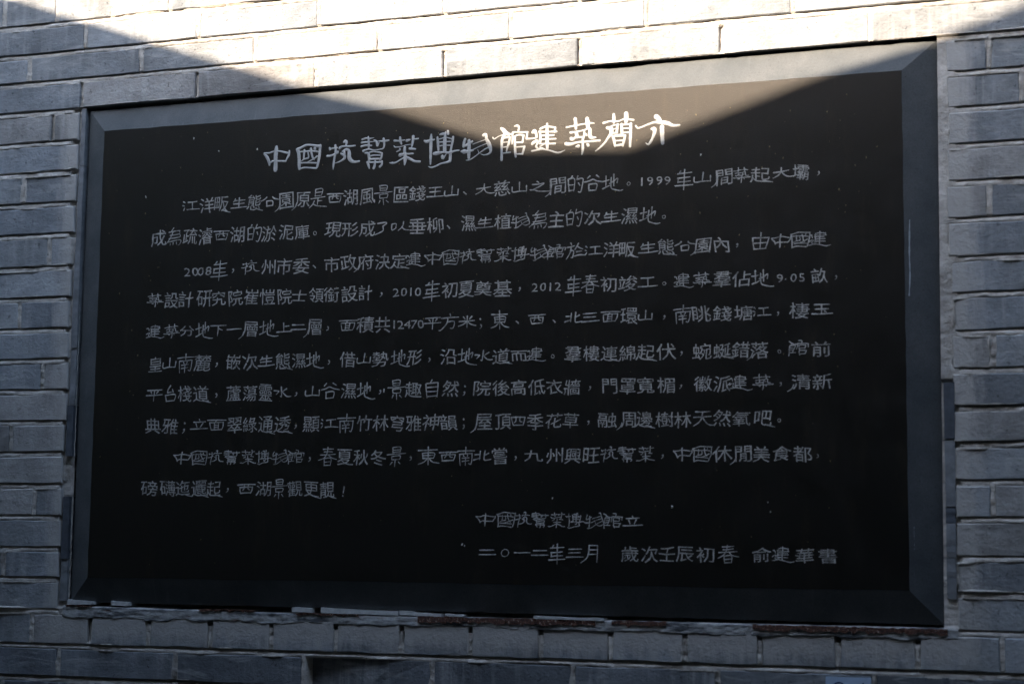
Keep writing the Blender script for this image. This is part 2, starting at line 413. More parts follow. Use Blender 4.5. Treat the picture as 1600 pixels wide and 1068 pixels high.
# thin slate slips closing the joint beside the plaque
def slip(x0t, x1t, x0b, x1b, z1, z0, y, m, depth=0.02, label=None):
    n = 6; vs = []
    for i in range(n+1):
        t = i/n; z = z1+(z0-z1)*t
        a = x0t+(x0b-x0t)*t + rnd.uniform(-.0006, .0006); b = x1t+(x1b-x1t)*t + rnd.uniform(-.0005, .0005); q = y+rnd.uniform(-.0006, .0006)
        vs += [(a, q+depth, z), (a, q, z), (b, q, z), (b, q+depth, z)]
    fs = []
    for i in range(n):
        for j in range(3): fs.append((i*4+j, i*4+4+j, i*4+5+j, i*4+1+j))
    fs += [(0, 1, 2, 3), (n*4+3, n*4+2, n*4+1, n*4)]
    o = mesh('edge_slip', vs, fs, m, wall)
    if label: o['label'] = label
def lx(z): return -0.8600 - (2.4067-z)/0.99*0.0130
def rx(z): return -0.8520 - (2.4067-z)/0.99*0.0065
def ls(z1, z0, m, y=0.0035): slip(lx(z1)-.006, rx(z1)-.0045, lx(z0)-.006, rx(z0)-.0045, z1, z0, y, m)
ls(2.4015, 2.2835, M_SLIP); ls(2.2820, 1.9145, M_SLIP, 0.003); ls(1.9130, 1.8005, M_SLIP, 0.0045); ls(1.7990, 1.6978, M_SLIPD, 0.001)
ls(1.6178, 1.4948, M_SLIPD, 0.001); ls(1.4935, 1.4130, M_SLIP, 0.003)
slip(.8600, .8775, .8600, .8775, 1.8070, 1.7125, -0.001, M_SLIPD, label='dark slate slip edging the right side of the plaque')
slip(.8602, .8772, .8604, .8772, 1.7110, 1.6000, 0.0005, M_SLIP); slip(.8606, .8770, .8608, .8770, 1.5990, 1.5720, 0.001, M_SLIPD)
slip(.8608, .8768, .8610, .8768, 1.5710, 1.5150, 0.000, M_SLIP); slip(.8610, .8766, .8612, .8766, 1.5140, 1.4465, 0.001, M_SLIP)

# ledge of stained mortar below the plaque, ragged along its foot
hx = 0.0024; ax = np.arange(-0.868, 0.880, hx); az = np.arange(1.366, 1.4060, 0.0018)
s2 = (len(az), len(ax)); a1 = vnoise(s2, (3, 5), 11); a2 = vnoise(s2, (30, 16), 12); a3 = vnoise(s2, (1.5, 1.6), 13); a4 = vnoise(s2, (40, 5), 14)
AX, AZ = np.meshgrid(ax, az)
foot = 1.3835 - 0.0060*a2 - 0.0025*a4
head = 1.4035 - 0.0055*np.clip((AX+0.85)/0.5, 0, 1)
LY = -0.0010 + (a1-0.5)*0.0014 + (a3-0.5)*0.0008 + np.clip((foot-AZ)/0.002, 0, 1)*0.012 + np.clip((AZ-head)/0.0018, 0, 1)*0.045
vs = [tuple(v) for v in np.stack([AX.ravel(), LY.ravel(), AZ.ravel()], 1)]
nx = len(ax); fs = [(j*nx+i, j*nx+i+1, (j+1)*nx+i+1, (j+1)*nx+i) for j in range(len(az)-1) for i in range(nx-1)]
mesh('mortar_ledge', vs, fs, M_LEDGE, wall, smooth=True)
def rust(xa, xb, z0, z1, y=-0.0028):
    n = max(3, int((xb-xa)/0.006)); vs = []
    for i in range(n+1):
        x = xa+(xb-xa)*i/n; a = z0+rnd.uniform(-.0022, .0034); b = z1+rnd.uniform(-.0012, .0006); q = y+rnd.uniform(-.0006, .0006)
        vs += [(x, 0.01, a), (x, q, a), (x, q, b), (x, 0.02, b)]
    fs = []
    for i in range(n):
        for j in range(3): fs.append((i*4+j, i*4+1+j, i*4+5+j, i*4+4+j))
    mesh('rusty_steel_strip', vs, fs, M_RUST, wall)
rust(-0.56, -0.44, 1.3995, 1.4025); rust(-0.35, -0.22, 1.3960, 1.3990); rust(-0.10, 0.245, 1.3875, 1.3985); rust(0.275, 0.375, 1.3895, 1.3985); rust(0.53, 0.862, 1.3875, 1.3975)
rust(-0.862, -0.80, 1.4020, 1.4045)

# ------------------------------------------------------------ the plaque
YF = -0.007; YO = 0.008
plaque = empty('stone_plaque', label='large black stone plaque with white Chinese writing, set in the brick wall', category='plaque')
IN = [(-0.8041, 2.3490), (0.7958, 2.3447), (0.8005, 1.4592), (-0.8092, 1.4592)]      # TL TR BR BL
OUT = [(-0.8530+0.005, 2.3945), (0.8535, 2.3957), (0.8550, 1.4035), (-0.8600+0.005, 1.4115)]
def edge_pts(a, b, n, j):
    r = []
    for i in range(n+1):
        t = i/n; jj_ = j if 0 < i < n else 0
        dx, dz = b[0]-a[0], b[1]-a[1]; L_ = math.hypot(dx, dz); o = rnd.uniform(-jj_, jj_)
        r.append((a[0]+dx*t - dz/L_*o, a[1]+dz*t + dx/L_*o))
    return r
inner, outer = [], []
for i in range(4):
    n = 60 if i % 2 == 0 else 36
    inner.append(edge_pts(IN[i], IN[(i+1) % 4], n, 0.0007)); outer.append(edge_pts(OUT[i], OUT[(i+1) % 4], n, 0.0004))
loop = [p for e in inner for p in e[:-1]]
mesh('polished_face', [(x, YF, z) for x, z in loop], [tuple(range(len(loop)))[::-1]], M_FACE, plaque)
for i in range(4):
    n = len(inner[i]); vs, fs = [], []
    def sh_(p, q, s=0.0004):     # hairline mitre gap at the ends
        return p
    for j, (a, b) in enumerate(zip(inner[i], outer[i])):
        e = 0.0
        vs += [(a[0], YF, a[1]), (a[0]+(b[0]-a[0])*0.03, YF+0.0006, a[1]+(b[1]-a[1])*0.03), (b[0], YO, b[1]), (b[0], 0.045, b[1])]
    for j in range(n-1):
        for q in range(3): fs.append((j*4+q, j*4+4+q, j*4+5+q, j*4+1+q))
    mesh('bevel_edge', vs, [f[::-1] for f in fs], M_BEVEL, plaque)
v, f = box(-0.845, 0.848, 0.0452, 0.059, 1.413, 2.392); mesh('slab_back', v, f, M_BEVEL, plaque)

# carved strokes of the heading: tapered, round-ended ribbons with a raised spine
TITLE = [[[[-4388,22787,40],[-4334,22726,60],[-4290,22648,60],[-4272,22562,40]],[[-4388,22796,40],[-4273,22798,30],[-4179,22820,30],[-4085,22824,28],[-3980,22798,35],[-3885,22773,40]],[[-3844,22808,35],[-3853,22733,45],[-3883,22679,35],[-3922,22606,30]],[[-4272,22581,30],[-4205,22629,35],[-4080,22625,35],[-3923,22611,40]],[[-4124,22911,50],[-4132,22827,85],[-4139,22714,80],[-4136,22572,80],[-4138,22450,75]]],
[[[-3668,22825,69],[-3640,22748,64],[-3627,22634,64],[-3624,22512,64],[-3622,22437,44]],[[-3678,22825,54],[-3586,22857,49],[-3483,22897,44],[-3359,22889,41],[-3256,22868,49],[-3189,22859,59]],[[-3179,22877,49],[-3186,22746,54],[-3199,22635,54],[-3212,22561,49],[-3240,22451,44]],[[-3627,22433,30],[-3535,22460,31],[-3400,22451,31],[-3255,22433,39]],[[-3636,22776,30],[-3501,22776,30],[-3356,22776,34],[-3222,22753,31]],[[-3378,22824,49],[-3366,22739,44],[-3333,22644,39],[-3301,22595,15]],[[-3296,22828,54],[-3290,22800,44]],[[-3517,22805,39],[-3525,22712,39],[-3529,22637,34]],[[-3589,22585,15],[-3518,22627,25],[-3436,22641,34]],[[-3438,22744,29],[-3421,22668,34],[-3446,22642,29]],[[-3240,22666,34],[-3322,22615,25],[-3444,22567,12]],[[-3578,22556,30],[-3454,22553,29],[-3258,22536,29]]],
[[[-2979,22814,34],[-2962,22766,44],[-2953,22793,29],[-2820,22803,34]],[[-2857,22852,44],[-2849,22731,44],[-2872,22602,44],[-2889,22463,39],[-2894,22389,15]],[[-3026,22654,44],[-2929,22661,34],[-2797,22709,39]],[[-2853,22694,29],[-2798,22727,39]],[[-2684,22897,29],[-2649,22913,68],[-2618,22902,48],[-2632,22838,34]],[[-2764,22790,53],[-2728,22816,39],[-2657,22821,29],[-2545,22813,37],[-2434,22820,27]],[[-2736,22686,34],[-2663,22644,58],[-2652,22597,53],[-2702,22554,39],[-2783,22522,24],[-2869,22504,12]],[[-2706,22721,29],[-2635,22754,44],[-2574,22741,53],[-2557,22675,68],[-2556,22600,77],[-2509,22532,68],[-2437,22505,48],[-2341,22512,34]],[[-2665,22719,48],[-2663,22644,58]]],
[[[-2294,22927,34],[-2204,22948,34],[-2143,22935,29],[-2043,22947,11]],[[-2303,22867,38],[-2222,22871,34],[-2101,22872,17],[-1981,22873,14],[-1850,22869,38],[-1730,22875,29]],[[-2307,22793,38],[-2221,22810,34],[-2090,22797,29]],[[-2164,22973,29],[-2152,22871,43],[-2149,22759,38]],[[-2259,22702,53],[-2229,22718,29],[-2139,22731,29],[-2038,22706,19],[-1897,22715,24],[-1847,22730,29],[-1824,22793,38],[-1841,22915,43]],[[-2042,22900,24],[-1991,22869,38],[-1969,22794,53]],[[-1930,22847,19],[-1969,22784,29]],[[-2218,22662,38],[-2157,22649,48],[-2135,22555,53],[-2139,22500,48]],[[-2157,22658,29],[-2047,22679,27],[-1866,22639,33]],[[-1866,22639,38],[-1884,22539,38],[-1913,22504,29]],[[-2116,22600,29],[-2015,22607,24],[-1905,22596,21]],[[-2135,22536,38],[-2014,22533,38],[-1904,22531,33]],[[-2174,22483,43],[-2142,22417,48],[-2126,22360,24]],[[-2164,22474,29],[-2093,22474,27],[-1892,22466,38]],[[-1867,22483,43],[-1866,22418,38],[-1910,22379,43]],[[-2008,22510,33],[-2016,22409,48],[-2035,22355,48]]],
[[[-1617,22859,43],[-1517,22853,28],[-1397,22859,19]],[[-1498,22916,43],[-1492,22851,52],[-1466,22785,33]],[[-1357,22842,57],[-1288,22860,24]],[[-1225,22916,56],[-1228,22833,52],[-1247,22743,33],[-1261,22698,19]],[[-1209,22860,24],[-1120,22867,26]],[[-1625,22768,11],[-1589,22733,24],[-1465,22739,17],[-1366,22760,17],[-1277,22768,14]],[[-1563,22644,19],[-1494,22676,33],[-1504,22705,24]],[[-1295,22686,47],[-1176,22669,33]],[[-1395,22716,52],[-1393,22606,61],[-1381,22531,71],[-1385,22449,57],[-1394,22385,28]],[[-1492,22575,71],[-1402,22588,38],[-1224,22585,30]],[[-1391,22532,28],[-1490,22483,24],[-1579,22438,28],[-1648,22433,43],[-1708,22442,14]],[[-1362,22530,47],[-1262,22478,47],[-1182,22436,42],[-1078,22425,42]]],
[[[-855,22927,33],[-859,22845,56],[-860,22672,56],[-862,22489,47],[-865,22361,28]],[[-996,22818,33],[-951,22797,61],[-892,22811,42],[-789,22827,26]],[[-678,22915,28],[-629,22921,47],[-571,22926,37]],[[-517,22968,46],[-512,22908,46]],[[-726,22864,37],[-715,22753,51],[-703,22616,37]],[[-706,22826,23],[-628,22839,19],[-570,22862,19]],[[-540,22851,19],[-442,22817,23]],[[-408,22851,42],[-417,22761,46],[-444,22644,42],[-457,22527,56],[-460,22418,56]],[[-690,22770,23],[-461,22768,23]],[[-674,22696,23],[-626,22702,23],[-459,22695,23]],[[-561,22953,28],[-574,22835,60],[-577,22699,70],[-575,22589,65]],[[-795,22558,56],[-721,22562,70],[-594,22572,33],[-477,22555,46],[-380,22581,32],[-283,22588,26]],[[-622,22501,56],[-607,22455,46],[-540,22541,11]],[[-460,22400,56],[-523,22376,42],[-649,22357,33],[-766,22310,33],[-844,22296,28],[-899,22322,11]]],
[[[-163,22795,46],[-186,22733,51],[-190,22652,55]],[[-190,22652,37],[-103,22691,55],[-17,22740,37]],[[-85,22763,55],[-83,22636,69],[-85,22427,51]],[[-237,22564,37],[-179,22560,83],[-101,22555,46],[-5,22572,37]],[[204,22839,55],[252,22849,50],[267,22766,55],[312,22682,73],[347,22589,64],[348,22517,41],[305,22479,32],[219,22467,18],[151,22494,11]],[[-6,22685,17],[119,22722,11],[263,22758,14]],[[-14,22577,18],[120,22631,16],[283,22684,14]],[[-137,22390,14],[-70,22395,20],[7,22431,20],[122,22505,16],[227,22570,23],[322,22609,23]],[[92,22579,11],[122,22505,14]]],
[[[558,22945,45],[606,22906,73],[654,22848,77],[731,22825,36],[798,22821,27]],[[392,22785,23],[421,22756,20],[502,22796,11],[588,22821,14]],[[626,22823,54],[579,22727,54],[572,22593,41],[573,22457,45],[570,22350,50]],[[598,22753,27],[703,22773,41],[732,22762,36],[714,22655,45],[691,22594,36],[668,22505,27]],[[570,22678,18],[685,22680,18]],[[572,22584,18],[686,22594,20]],[[583,22475,25],[745,22482,27]],[[815,22964,11],[872,22973,41],[910,22939,41],[897,22868,32]],[[779,22822,32],[797,22852,36],[883,22851,27],[978,22844,27],[1087,22837,31]],[[783,22822,32],[784,22732,32],[776,22633,23]],[[1078,22828,36],[1065,22713,45]],[[827,22774,41],[833,22665,45],[839,22575,45],[844,22485,50],[855,22394,41]],[[836,22778,32],[912,22799,32],[1007,22784,36]],[[1007,22779,41],[985,22655,36]],[[838,22660,27],[980,22651,32]],[[848,22570,25],[1028,22572,27]],[[1028,22572,40],[1001,22484,40],[987,22431,36]],[[854,22439,32],[992,22435,32]]],
[[[1066,22714,40],[1165,22712,25],[1264,22719,25]],[[1183,22827,54],[1211,22843,76],[1245,22814,54],[1264,22732,36]],[[1176,22604,40],[1195,22629,54],[1260,22661,49],[1289,22632,36],[1252,22563,36],[1281,22525,40]],[[1168,22479,36],[1272,22490,31],[1356,22511,54],[1422,22493,27],[1544,22459,27],[1685,22414,31],[1815,22454,11]],[[1464,22969,36],[1466,22817,58],[1468,22638,62],[1474,22503,45]],[[1333,22880,40],[1446,22917,36],[1624,22886,31]],[[1315,22827,40],[1466,22817,27],[1649,22809,40]],[[1325,22755,31],[1598,22745,34]],[[1317,22684,31],[1636,22676,31]],[[1317,22603,25],[1627,22587,34]],[[1624,22886,40],[1616,22798,36]],[[1315,22836,36],[1335,22754,45],[1336,22638,45]],[[1327,22549,22],[1421,22596,22]]],
[[[1839,22874,31],[1933,22886,27],[2044,22900,31],[2174,22913,26],[2303,22922,35],[2386,22912,9]],[[2010,23023,62],[2021,22915,57],[2026,22835,44]],[[2238,23011,70],[2252,22925,79],[2257,22845,61]],[[1920,22771,44],[2008,22778,31],[2138,22791,26],[2248,22819,26]],[[2036,22763,62],[2046,22682,62]],[[1934,22663,62],[1962,22643,53],[2027,22674,40],[2148,22675,31]],[[2188,22797,26],[2185,22699,40],[2162,22630,40]],[[2248,22837,53],[2295,22807,57],[2295,22710,70],[2324,22654,57],[2411,22648,26]],[[2212,22724,44],[2240,22696,26]],[[1833,22572,62],[1917,22557,53],[2074,22582,35],[2213,22582,35],[2490,22586,39]],[[2162,22674,35],[2163,22559,44],[2163,22444,44],[2146,22356,26]],[[2029,22506,26],[2080,22511,66]],[[2251,22535,44],[2269,22507,53]]],
[[[2552,22904,39],[2671,22927,30],[2745,22926,35],[2845,22919,26],[2945,22947,30],[3128,22921,35]],[[2748,23054,44],[2753,22979,61],[2754,22890,35]],[[2986,23050,78],[2991,22944,78],[2982,22874,43]],[[2626,22811,52],[2700,22788,78],[2700,22700,61],[2637,22616,39],[2582,22540,35],[2491,22457,31],[2408,22401,22]],[[2672,22816,30],[2745,22847,26],[2846,22857,30]],[[2823,22859,43],[2810,22710,48]],[[2727,22777,19],[2809,22789,19]],[[2718,22707,30],[2819,22705,30]],[[2900,22862,43],[2910,22703,52],[2920,22649,43]],[[2900,22845,30],[3092,22849,35]],[[3078,22859,48],[3074,22692,52],[3066,22437,43]],[[2937,22780,22],[3056,22772,22]],[[2938,22701,26],[3056,22697,26]],[[2737,22653,43],[2765,22554,48],[2779,22456,30]],[[2746,22648,39],[2856,22654,52],[2974,22646,35]],[[2970,22637,39],[2948,22542,43],[2930,22455,30]],[[2774,22562,22],[2948,22555,26]],[[2775,22470,35],[2930,22481,43]]],
[[[3166,22814,26],[3207,22767,30],[3279,22780,26],[3415,22823,34],[3532,22850,43],[3640,22842,64],[3775,22815,64],[3864,22770,47],[3990,22765,38]],[[3550,22954,86],[3595,22916,77],[3640,22860,51]],[[3460,22732,26],[3514,22729,77],[3524,22667,60],[3488,22564,43],[3443,22488,43],[3407,22456,34],[3358,22485,10]],[[3663,22762,77],[3668,22622,72],[3677,22455,60]]]]
heading = empty('heading', label=None); del heading['label']; heading.parent = plaque
def spline(pts):
    P_ = [Vector(p) for p in pts]; out = []
    if len(P_) == 2: P_ = [P_[0], (P_[0]+P_[1])/2, P_[1]]
    for i in range(len(P_)-1):
        p0 = P_[max(i-1, 0)]; p1 = P_[i]; p2 = P_[i+1]; p3 = P_[min(i+2, len(P_)-1)]
        for s in range(4):
            t = s/4
            out.append(0.5*((2*p1)+(p2-p0)*t+(2*p0-5*p1+4*p2-p3)*t*t+(3*p1-3*p2+p3-p0)*t**3))
    out.append(P_[-1]); return out
def stroke(pts, y, vs, fs, wob=0.06):
    S_ = spline(pts); n = len(S_); b0 = len(vs)
    S2 = []
    t0 = (S_[1]-S_[0]).xy.normalized(); t1 = (S_[-1]-S_[-2]).xy.normalized()
    w0, w1 = S_[0].z, S_[-1].z
    S2.append((S_[0].x-t0.x*w0*.42, S_[0].y-t0.y*w0*.42, w0*.35, t0)); S2.append((S_[0].x-t0.x*w0*.22, S_[0].y-t0.y*w0*.22, w0*.8, t0))
    for i in range(n):
        t = (S_[min(i+1, n-1)]-S_[max(i-1, 0)]).xy
        t = t.normalized() if t.length > 0 else t0
        S2.append((S_[i].x, S_[i].y, S_[i].z*rnd.uniform(1-wob, 1+wob), t))
    S2.append((S_[-1].x+t1.x*w1*.22, S_[-1].y+t1.y*w1*.22, w1*.8, t1)); S2.append((S_[-1].x+t1.x*w1*.42, S_[-1].y+t1.y*w1*.42, w1*.35, t1))
    for x, z, w_, t in S2:
        nx_, nz_ = -t.y*w_/2, t.x*w_/2
        vs += [(x+nx_, y, z+nz_), (x, y-min(0.0007, w_*.16), z), (x-nx_, y, z-nz_)]
    for i in range(len(S2)-1):
        a = b0+i*3
        fs += [(a, a+1, a+4, a+3), (a+1, a+2, a+5, a+4)]
for ci, ch in enumerate(TITLE):
    vs, fs = [], []
    for si, s_ in enumerate(ch):
        stroke([(x/1e4, z/1e4, w_*1.04/1e4) for x, z, w_ in s_], YF-0.00025-0.00004*si, vs, fs)
    mesh('character', vs, fs, M_TITLE, heading)

BODY = [("江洋畈生態公園原是西湖風景區錢王山、大慈山之間的谷地。1999年山間築起大壩，",[[-5999,21850,398,255],[-5625,21848,365,375],[-5311,21846,377,374],[-4914,21844,382,252],[-4590,21842,357,371],[-4245,21840,374,251],[-3885,21837,378,369],[-3533,21835,361,367],[-3203,21833,365,366],[-2845,21831,367,247],[-2510,21829,363,364],[-2160,21827,362,363],[-1826,21825,374,361],[-1454,21822,371,360],[-1125,21820,369,359],[-758,21818,373,242],[-420,21816,357,242],[-148,21814,284,265],[231,21812,381,240],[589,21810,374,353],[936,21808,377,238],[1301,21806,398,238],[1688,21803,382,349],[2022,21801,353,348],[2354,21799,364,347],[2709,21797,374,345],[3036,21795,266,257],[3290,21793,240,244],[3446,21792,240,244],[3614,21791,239,244],[3769,21790,238,243],[4074,21789,367,341],[4420,21786,394,230],[4818,21784,377,338],[5132,21782,343,337],[5467,21780,384,336],[5856,21778,381,227],[6186,21776,348,333],[6502,21774,247,248]]),
("成為疏濬西湖的淤泥庫。現形成了以垂柳、濕生植物為主的次生濕地。",[[-6704,21243,387,377],[-6340,21240,377,376],[-5994,21238,370,375],[-5642,21235,372,373],[-5292,21232,373,252],[-4938,21230,382,371],[-4572,21227,368,370],[-4244,21224,373,369],[-3869,21222,378,367],[-3531,21219,357,366],[-3250,21217,301,272],[-2864,21214,377,364],[-2510,21211,380,362],[-2147,21209,362,361],[-1827,21206,343,244],[-1501,21204,378,243],[-1114,21201,399,358],[-748,21198,386,356],[-475,21196,285,265],[-75,21193,349,354],[253,21191,365,239],[615,21188,372,351],[956,21186,380,350],[1332,21183,375,349],[1665,21180,352,348],[1998,21178,368,347],[2359,21175,379,345],[2713,21172,373,233],[3064,21170,374,343],[3419,21167,374,342],[3699,21165,262,254]]),
("2008年，杭州市委、市政府決定建中國杭幫菜博物館於江洋畈生態公園內，由中國建",[[-6033,20558,288,266],[-5857,20559,287,265],[-5728,20559,286,265],[-5561,20559,285,265],[-5315,20560,406,371],[-5017,20560,311,276],[-4629,20561,414,368],[-4240,20562,386,367],[-3900,20563,377,366],[-3528,20563,393,365],[-3246,20564,300,271],[-2881,20565,381,362],[-2523,20565,374,361],[-2174,20566,375,360],[-1814,20567,370,359],[-1476,20567,363,357],[-1129,20568,371,356],[-776,20569,372,241],[-426,20569,370,354],[-78,20570,371,353],[274,20571,373,351],[625,20572,365,350],[963,20572,371,349],[1326,20573,374,348],[1669,20574,371,347],[2026,20574,374,345],[2375,20575,365,233],[2716,20576,340,343],[3019,20576,370,342],[3415,20577,384,231],[3744,20578,358,339],[4092,20578,363,229],[4429,20579,357,337],[4767,20580,356,336],[5050,20580,254,250],[5464,20581,388,333],[5830,20582,373,225],[6170,20582,371,331],[6530,20583,380,330]]),
("築設計研究院崔愷院士領銜設計，2010年初夏奠基，2012年春初竣工。建築羣佔地9.05畝，",[[-6734,20008,386,375],[-6371,20007,368,373],[-6044,20005,392,372],[-5632,20003,388,371],[-5312,20001,364,370],[-4944,19999,378,368],[-4598,19998,370,367],[-4245,19996,385,366],[-3871,19994,365,365],[-3555,19993,360,246],[-3192,19991,357,362],[-2881,19989,368,361],[-2496,19987,381,360],[-2162,19986,353,359],[-1829,19984,292,267],[-1532,19983,263,254],[-1367,19982,263,253],[-1223,19981,262,253],[-1072,19980,261,253],[-792,19979,385,354],[-430,19977,367,353],[-99,19975,356,351],[243,19974,382,350],[622,19972,400,349],[957,19970,276,259],[1253,19969,249,247],[1419,19968,248,246],[1556,19967,248,246],[1701,19967,247,246],[2005,19965,333,344],[2319,19964,353,343],[2672,19962,379,342],[3034,19960,389,341],[3406,19958,392,230],[3710,19957,261,252],[4081,19955,358,337],[4418,19953,369,336],[4778,19951,374,334],[5124,19950,368,333],[5474,19948,369,332],[5816,19946,227,235],[5918,19946,249,246],[6054,19945,226,235],[6201,19944,225,235],[6504,19943,320,328],[6794,19941,244,244]]),
("建築分地下一層地上二層，面積共12470平方米；東、西、北三面環山，南眺錢塘江，棲玉",[[-6712,19382,400,373],[-6336,19381,380,372],[-5995,19381,368,251],[-5640,19380,364,369],[-5307,19379,364,250],[-4954,19379,369,199],[-4609,19378,388,366],[-4223,19377,392,365],[-3869,19377,350,246],[-3567,19376,348,196],[-3218,19375,369,361],[-2941,19375,297,269],[-2523,19374,398,243],[-2149,19373,388,357],[-1790,19373,378,356],[-1553,19372,263,253],[-1425,19372,262,253],[-1277,19372,262,252],[-1146,19371,261,252],[-1008,19371,260,252],[-769,19371,357,239],[-433,19370,367,351],[-76,19369,377,237],[194,19369,280,260],[574,19368,361,348],[914,19368,276,259],[1298,19367,356,234],[1630,19366,272,257],[1998,19366,346,232],[2323,19365,372,232],[2700,19364,391,231],[3061,19364,354,339],[3369,19363,325,229],[3712,19362,260,251],[4059,19362,361,336],[4399,19361,381,335],[4778,19360,393,333],[5159,19360,374,332],[5484,19359,343,224],[5780,19358,249,246],[6153,19358,381,328],[6545,19357,378,222]]),
("皇山南麓，嵌次生態濕地，借山勢地形，沿地水道而建。羣樓連綿起伏，蜿蜒錯落。館前",[[-6690,18757,369,372],[-6372,18755,367,251],[-6019,18753,390,369],[-5636,18752,404,368],[-5316,18750,311,274],[-4950,18748,381,366],[-4591,18747,379,364],[-4233,18745,377,246],[-3880,18743,369,362],[-3537,18742,351,361],[-3217,18740,345,360],[-2899,18738,297,267],[-2509,18737,369,357],[-2162,18735,359,241],[-1831,18733,382,355],[-1441,18731,375,354],[-1122,18730,337,352],[-823,18729,285,262],[-436,18727,377,350],[-81,18725,362,349],[248,18723,365,236],[608,18722,377,346],[959,18720,369,234],[1304,18718,364,344],[1611,18717,271,256],[2004,18715,371,342],[2352,18713,364,340],[2692,18712,358,339],[3029,18710,360,338],[3371,18708,383,337],[3751,18707,400,335],[4037,18705,258,249],[4408,18703,394,333],[4778,18702,372,332],[5111,18700,355,331],[5449,18698,356,330],[5801,18697,249,245],[6139,18695,381,327],[6531,18693,377,326]]),
("平台棧道，蘆蕩靈水，山谷濕地，景趣自然；院後高低衣牆，門罩寬楣，徽派建築，清新",[[-6698,18147,384,251],[-6337,18146,366,369],[-6013,18146,363,368],[-5651,18145,382,367],[-5311,18144,310,273],[-4932,18143,380,364],[-4574,18143,368,363],[-4236,18142,362,362],[-3891,18141,364,245],[-3581,18141,300,268],[-3230,18140,381,243],[-2871,18139,403,357],[-2469,18138,389,356],[-2136,18138,351,355],[-1819,18137,290,264],[-1483,18136,368,352],[-1137,18136,383,351],[-761,18135,397,350],[-388,18134,394,349],[-111,18134,280,259],[243,18133,396,346],[615,18132,376,345],[954,18131,368,344],[1311,18131,371,343],[1654,18130,363,342],[1996,18129,361,340],[2330,18129,267,253],[2707,18128,357,338],[3044,18127,353,337],[3374,18127,376,336],[3753,18126,399,334],[4027,18125,258,249],[4432,18124,368,332],[4778,18124,359,331],[5111,18123,388,330],[5510,18122,385,328],[5822,18122,248,244],[6181,18121,380,326],[6550,18120,377,325]]),
("典雅；立面翠綠通透，顯江南竹林穹雅神韻；屋頂四季花草，融周邊樹林天然氧吧。",[[-6706,17539,414,369],[-6316,17538,411,368],[-6007,17537,314,274],[-5674,17537,406,248],[-5293,17536,418,247],[-4886,17535,389,363],[-4557,17534,353,362],[-4219,17533,368,361],[-3862,17532,377,359],[-3579,17531,300,267],[-3243,17531,396,357],[-2871,17530,389,241],[-2509,17529,389,355],[-2137,17528,379,353],[-1793,17527,359,352],[-1459,17526,353,351],[-1126,17525,361,350],[-777,17524,376,349],[-417,17524,380,347],[-115,17523,280,258],[277,17522,413,345],[666,17521,358,344],[954,17520,332,232],[1292,17519,367,342],[1648,17518,360,340],[1972,17518,343,339],[2309,17517,266,252],[2663,17516,408,337],[3059,17515,365,335],[3353,17514,356,334],[3730,17513,373,333],[4057,17512,366,332],[4421,17512,382,331],[4778,17511,371,329],[5121,17510,387,328],[5509,17509,384,327],[5797,17508,248,243]]),
("中國杭幫菜博物館，春夏秋冬景，東西南北嘗，九州興旺杭幫菜，中國休閒美食都，",[[-6030,16903,400,248],[-5654,16903,394,364],[-5287,16902,378,363],[-4940,16902,373,362],[-4582,16901,369,361],[-4243,16901,361,359],[-3900,16900,367,358],[-3549,16900,370,357],[-3260,16900,297,265],[-2883,16899,384,355],[-2522,16899,367,353],[-2189,16898,362,352],[-1837,16898,379,351],[-1473,16898,384,350],[-1169,16897,285,260],[-817,16897,423,348],[-419,16896,397,235],[-66,16896,360,345],[260,16896,356,233],[606,16895,365,343],[918,16895,274,255],[1261,16894,419,231],[1666,16894,401,339],[2019,16894,371,338],[2366,16893,362,337],[2703,16893,356,335],[3038,16892,358,334],[3379,16892,360,333],[3695,16892,258,248],[4064,16891,367,224],[4410,16891,378,329],[4778,16890,390,328],[5156,16890,367,327],[5472,16889,356,326],[5829,16889,381,325],[6198,16889,378,323],[6465,16888,244,240]]),
("磅礴迤邐起，西湖景觀更靚！",[[-6750,16336,443,367],[-6333,16331,398,365],[-5997,16328,369,364],[-5635,16324,363,363],[-5311,16321,357,362],[-5009,16318,307,269],[-4608,16314,405,244],[-4227,16310,376,358],[-3897,16307,352,357],[-3561,16303,362,356],[-3213,16300,359,355],[-2882,16296,349,353],[-2539,16293,293,263]]),
("中國杭幫菜博物館立",[[345,15738,412,231],[733,15735,389,340],[1081,15732,354,339],[1401,15729,338,337],[1720,15726,349,336],[2060,15723,372,335],[2423,15720,382,334],[2782,15717,379,333],[3139,15714,377,225]]),
("二〇一二年三月歲次壬辰初春俞建華書",[[378,15150,371,184],[728,15150,362,230],[1062,15151,353,183],[1395,15151,351,182],[1725,15152,355,335],[2065,15152,352,226],[2391,15153,344,333],[3095,15154,389,331],[3461,15154,364,329],[3783,15155,340,328],[4103,15155,368,327],[4478,15156,390,326],[4880,15156,387,324],[5475,15157,382,322],[5857,15158,379,321],[6230,15158,376,320],[6633,15159,372,318]])]
